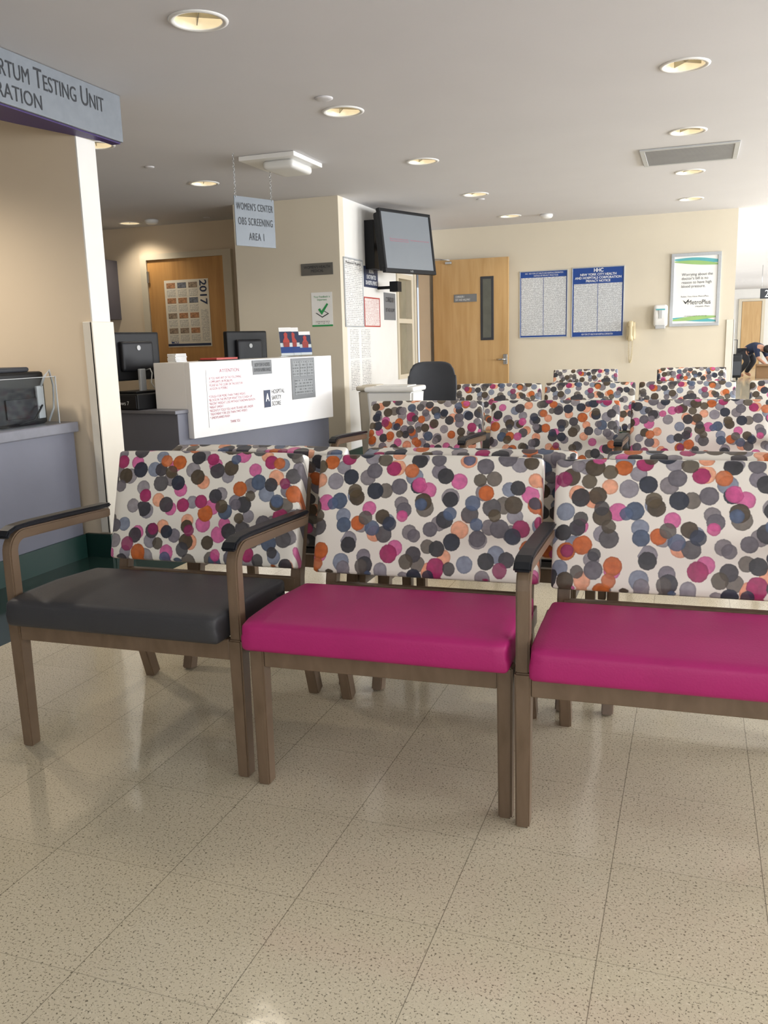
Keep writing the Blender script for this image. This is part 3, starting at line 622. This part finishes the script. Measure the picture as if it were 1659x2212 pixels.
objm('vent_frame',merge('vf',[boxm('a',-.34,.34,-.32,-.285,-.012,-.001,.002),boxm('a',-.34,.34,.285,.32,-.012,-.001,.002),boxm('a',-.34,-.305,-.285,.285,-.012,-.001,.002),boxm('a',.305,.34,-.285,.285,-.012,-.001,.002)]),M_cardg,t)
objm('vent_grille',merge('vg',[boxm('a',-.305,.305,-.285+i*.019,-.285+i*.019+.012,-.010,-.002) for i in range(30)]+[boxm('a',-.305,.305,-.285,.285,-.003,-.001)]),M_vent,t)
for i,(x,y,r,l) in enumerate(((-1.96,4.64,.05,'small round flat white sprinkler cover plate'),(-1.59,9.83,.07,'round white smoke detector on ceiling'),(-5.37,8.01,.07,'round white smoke detector on ceiling'),(-3.83,5.74,.035,'small white sprinkler cover on ceiling'),(-1.99,8.44,.04,'small round flat white sprinkler cover plate'),(-4.80,8.16,.04,'small white sprinkler cover on ceiling'))):
    t=thing('smoke_detector' if 'smoke' in l else 'ceiling_sprinkler',l,'smoke detector' if 'smoke' in l else 'ceiling sprinkler',(x,y,CH))
    dz_=-.045 if 'smoke' in l else -.010
    objm('cover',lathe('sd',[(0,dz_),(r*.55,dz_),(r*.85,dz_*.8),(r,dz_*.4),(r,-.0005),(0,-.0005)],28),M_ceil if 'smoke' not in l else M_frame,t)

# ------------------------------------------------------------------ office chair and bins
t=thing('office_chair','dark grey upholstered office task chair with rounded back','office chair',(-2.30,7.75,0),(0,0,math.radians(15)))
def ocb(p,q):
    p.y+=.05*(q[0]**2)*-1
    s=1-.16*max(0,q[2])**2-.08*max(0,-q[2])**2;p.x*=s
    p.z-=.05*(q[0]**4)*(q[2]>.5)
    return p
objm('backrest',rbox('ob',.47,.06,.50,.03,ocb),M_dgrey,t,(0,.20,.69),(-.1,0,0))
objm('seat',rbox('os',.48,.46,.08,.035),M_dgrey,t,(0,-.02,.46));box('back_support',-.03,.03,.21,.24,.42,.62,M_black,t,.006)
objm('gas_column',cylm('gc',.028,.09,.42,20),M_black,t)
me=[]
for i in range(5):
    a=i*2*math.pi/5;me.append(tube('s',[(0,0,.11),(.26*math.cos(a),.26*math.sin(a),.075)],.02,8))
objm('star_base',merge('sb',me),M_black,t)
for i in range(5):
    a=i*2*math.pi/5;objm('caster',cylm('ca',.03,-.02,.02,16),M_black,t,(.26*math.cos(a),.26*math.sin(a),.031),(math.radians(90),0,a))
def bin_(x,y,w,d,h,label,name,ma=M_frame):
    t=thing(name,label,'waste bin',(x,y,0))
    bm=bmesh.new();bmesh.ops.create_cube(bm,size=1)
    for v in bm.verts:
        k=1 if v.co.z>0 else .8;v.co=Vector((v.co.x*w*k,v.co.y*d*k,(v.co.z+.5)*h))
    bmesh.ops.bevel(bm,geom=list(bm.edges),offset=.02,segments=3,affect='EDGES')
    m=bpy.data.meshes.new('bin');bm.to_mesh(m);bm.free();objm('bin_body',m,ma,t)
    objm('bin_lid',rbox('bl',w+.03,d+.03,.045,.018),ma,t,(0,0,h+.012));box('lid_flap',-w*.36,w*.36,-d*.36,d*.36,h+.034,h+.042,ma,t,.003)
bin_(-2.45,7.15,.42,.34,.72,'white plastic waste bin with lid beside the wall','waste_bin')
bin_(-2.79,7.50,.20,.26,.71,'narrow cream waste bin against the wall corner','waste_bin',mat('cream_plastic','#d8d0c0',.45))

# ------------------------------------------------------------------ far hallway
t=thing('rolling_suitcase','black upright rolling suitcase with raised handle','suitcase',(.84,22.5,0),(0,0,.3))
objm('shell',rbox('sc',.34,.24,.56,.04),M_black,t,(0,0,.34));objm('pull_handle',tube('ph',[(-.10,.08,.6),(-.10,.08,.95),(.10,.08,.95),(.10,.08,.6)],.012),M_dgrey,t);box('front_pocket',-.13,.13,-.15,-.12,.12,.45,M_dgrey,t,.01)
for x in (-.12,.12): objm('wheel',cylm('w',.03,-.015,.015,16),M_black,t,(x,.06,.031),(0,math.radians(90),0))
d=struct(box('door_4',1.30,1.86,29.94,29.99,0,2.06,M_door2))
struct(objm('trim_8',merge('t',[boxm('a',1.20,1.29,29.93,30,0,2.14),boxm('a',1.87,1.96,29.93,30,0,2.14),boxm('a',1.29,1.87,29.93,30,2.07,2.14)]),M_trim))
p=wallmy('area_number_sign','small dark hanging sign with the number two','sign',1.17,1.42,1.78,1.98,19.5)
p.rect('sign_board',0,1,0,1,-.01,0,M_dgrey);p.text('2',.35,.65,.15,.85,.003,M_wink)
objm('hanger_rod',merge('r',[tube('a',[(-.10,.10,-.005),(-.10,.56,-.005)],.005,6),tube('a',[(.10,.10,-.005),(.10,.56,-.005)],.005,6)]),M_chrome,p.o)
t=thing('floor_carton','brown open cardboard carton on the hallway floor','box',(1.62,23.4,0));box('carton_body',-.22,.22,-.18,.18,0,.34,M_lbr,t,.004);box('carton_flap',-.22,.22,-.27,-.18,.30,.34,M_lbr,t,.003)
def skin(name,J,E,R,ma,par,sub=2):
    me=bpy.data.meshes.new(name);me.from_pydata(J,E,[]);o=objm(name,me,None,par)
    sm=o.modifiers.new('s','SKIN');me_=o.data
    if not me_.skin_vertices:
        bpy.context.view_layer.update()
    for i,r in enumerate(R): me_.skin_vertices[0].data[i].radius=(r,r)
    me_.skin_vertices[0].data[0].use_root=True
    ss=o.modifiers.new('u','SUBSURF');ss.levels=sub;ss.render_levels=sub
    bpy.context.view_layer.update()
    nm=bpy.data.meshes.new_from_object(o.evaluated_get(bpy.context.evaluated_depsgraph_get()))
    o.modifiers.clear();o.data=nm;nm.materials.clear();nm.materials.append(ma)
    for q in nm.polygons: q.use_smooth=True
    return o
t=thing('person','person in dark navy shirt bending down over a carton','person',(1.17,24.0,0),(0,0,math.radians(-35)))
J=[(0,0,.62),(.14,0,.72),(.30,0,.76),(.42,0,.74),(.50,0,.70),(.60,0,.66),
   (0,.10,.60),(.18,.13,.42),(-.05,.13,.10),(.10,.14,.04),(0,-.10,.60),(.16,-.13,.40),(-.08,-.13,.10),(.07,-.14,.04),
   (.40,.17,.70),(.48,.20,.48),(.62,.12,.34),(.40,-.17,.70),(.48,-.20,.48),(.62,-.12,.34),(.66,.10,.30),(.66,-.10,.30)]
E=[(0,1),(1,2),(2,3),(3,4),(4,5),(0,6),(6,7),(7,8),(8,9),(0,10),(10,11),(11,12),(12,13),(3,14),(14,15),(15,16),(3,17),(17,18),(18,19),(16,20),(19,21)]
R=[.12,.12,.13,.12,.055,.085,.09,.07,.045,.04,.09,.07,.045,.04,.06,.045,.033,.06,.045,.033,.03,.03]
try:
    skin('body',J,E,R,M_skin,t)
    T=[0,1,2,3,14,15,17,18];mp={v:i for i,v in enumerate(T)}
    skin('shirt',[J[i] for i in T],[(mp[a],mp[b]) for a,b in E if a in mp and b in mp],[R[i]*1.12+.006 for i in T],M_cloth,t)
    T=[0,6,7,8,10,11,12];mp={v:i for i,v in enumerate(T)}
    skin('trousers',[J[i] for i in T],[(mp[a],mp[b]) for a,b in E if a in mp and b in mp],[R[i]*1.12+.006 for i in T],M_pants,t)
except Exception as ex: print('SKINERR',ex)
objm('hair',rbox('hair',.2,.19,.2,.09),M_hair,t,(.60,0,.70))

# ------------------------------------------------------------------ lights
def area(name,loc,rot,sx,sy,e,col):
    l=bpy.data.lights.new(name,'AREA');l.shape='RECTANGLE';l.size=sx;l.size_y=sy;l.energy=e;l.color=col
    o=bpy.data.objects.new(name,l);link(o);o.location=loc;o.rotation_euler=rot;return o
for (a,b),e in zip(wy,(135,245,325,270,215,215)):
    area('window_daylight',(4.98,(a+b)/2,1.52),(0,math.radians(90+16),0),1.4,b-a-.1,e,(.95,.97,1.0))
area('rear_fill',(1.5,-2.95,1.5),(math.radians(90+22),0,0),4.5,1.5,105,(.96,.975,1.0))  # added fill lamp for the chair fronts; the rear wall has no window
for x,y in LX:
    l=bpy.data.lights.new('downlight_glow','SPOT');l.energy=26 if x<-3 else 16;l.spot_size=math.radians(125);l.spot_blend=.8;l.shadow_soft_size=.05;l.color=(1,.90,.74)
    o=bpy.data.objects.new('downlight_glow',l);link(o);o.location=(x,y,CH+.0)
l=bpy.data.lights.new('booth_lamp','SPOT');l.energy=105;l.spot_size=math.radians(140);l.spot_blend=.8;l.shadow_soft_size=.1;l.color=(1,.88,.74)
o=bpy.data.objects.new('booth_lamp',l);link(o);o.location=(-3.9,3.0,2.40)
w=bpy.data.worlds.new('world');SC.world=w;w.use_nodes=True
bg=w.node_tree.nodes['Background'];bg.inputs[0].default_value=(.85,.92,1,1);bg.inputs[1].default_value=1.0

# ------------------------------------------------------------------ camera
f,ps,th,ro=1862.3,math.radians(19.902),math.radians(11.139),math.radians(-1.627)
fw=Vector((-math.sin(ps)*math.cos(th),math.cos(ps)*math.cos(th),-math.sin(th)))
r0=Vector((math.cos(ps),math.sin(ps),0));u0=r0.cross(fw)
r=math.cos(ro)*r0+math.sin(ro)*u0;u=-math.sin(ro)*r0+math.cos(ro)*u0
cd=bpy.data.cameras.new('camera');cam=bpy.data.objects.new('camera',cd);link(cam)
M=Matrix((r,u,-fw)).transposed().to_4x4();M.translation=Vector((0,0,1.13));cam.matrix_world=M
cd.sensor_fit='VERTICAL';cd.sensor_height=36;cd.sensor_width=27;cd.lens=f/2212*36;cd.clip_end=100
SC.camera=cam
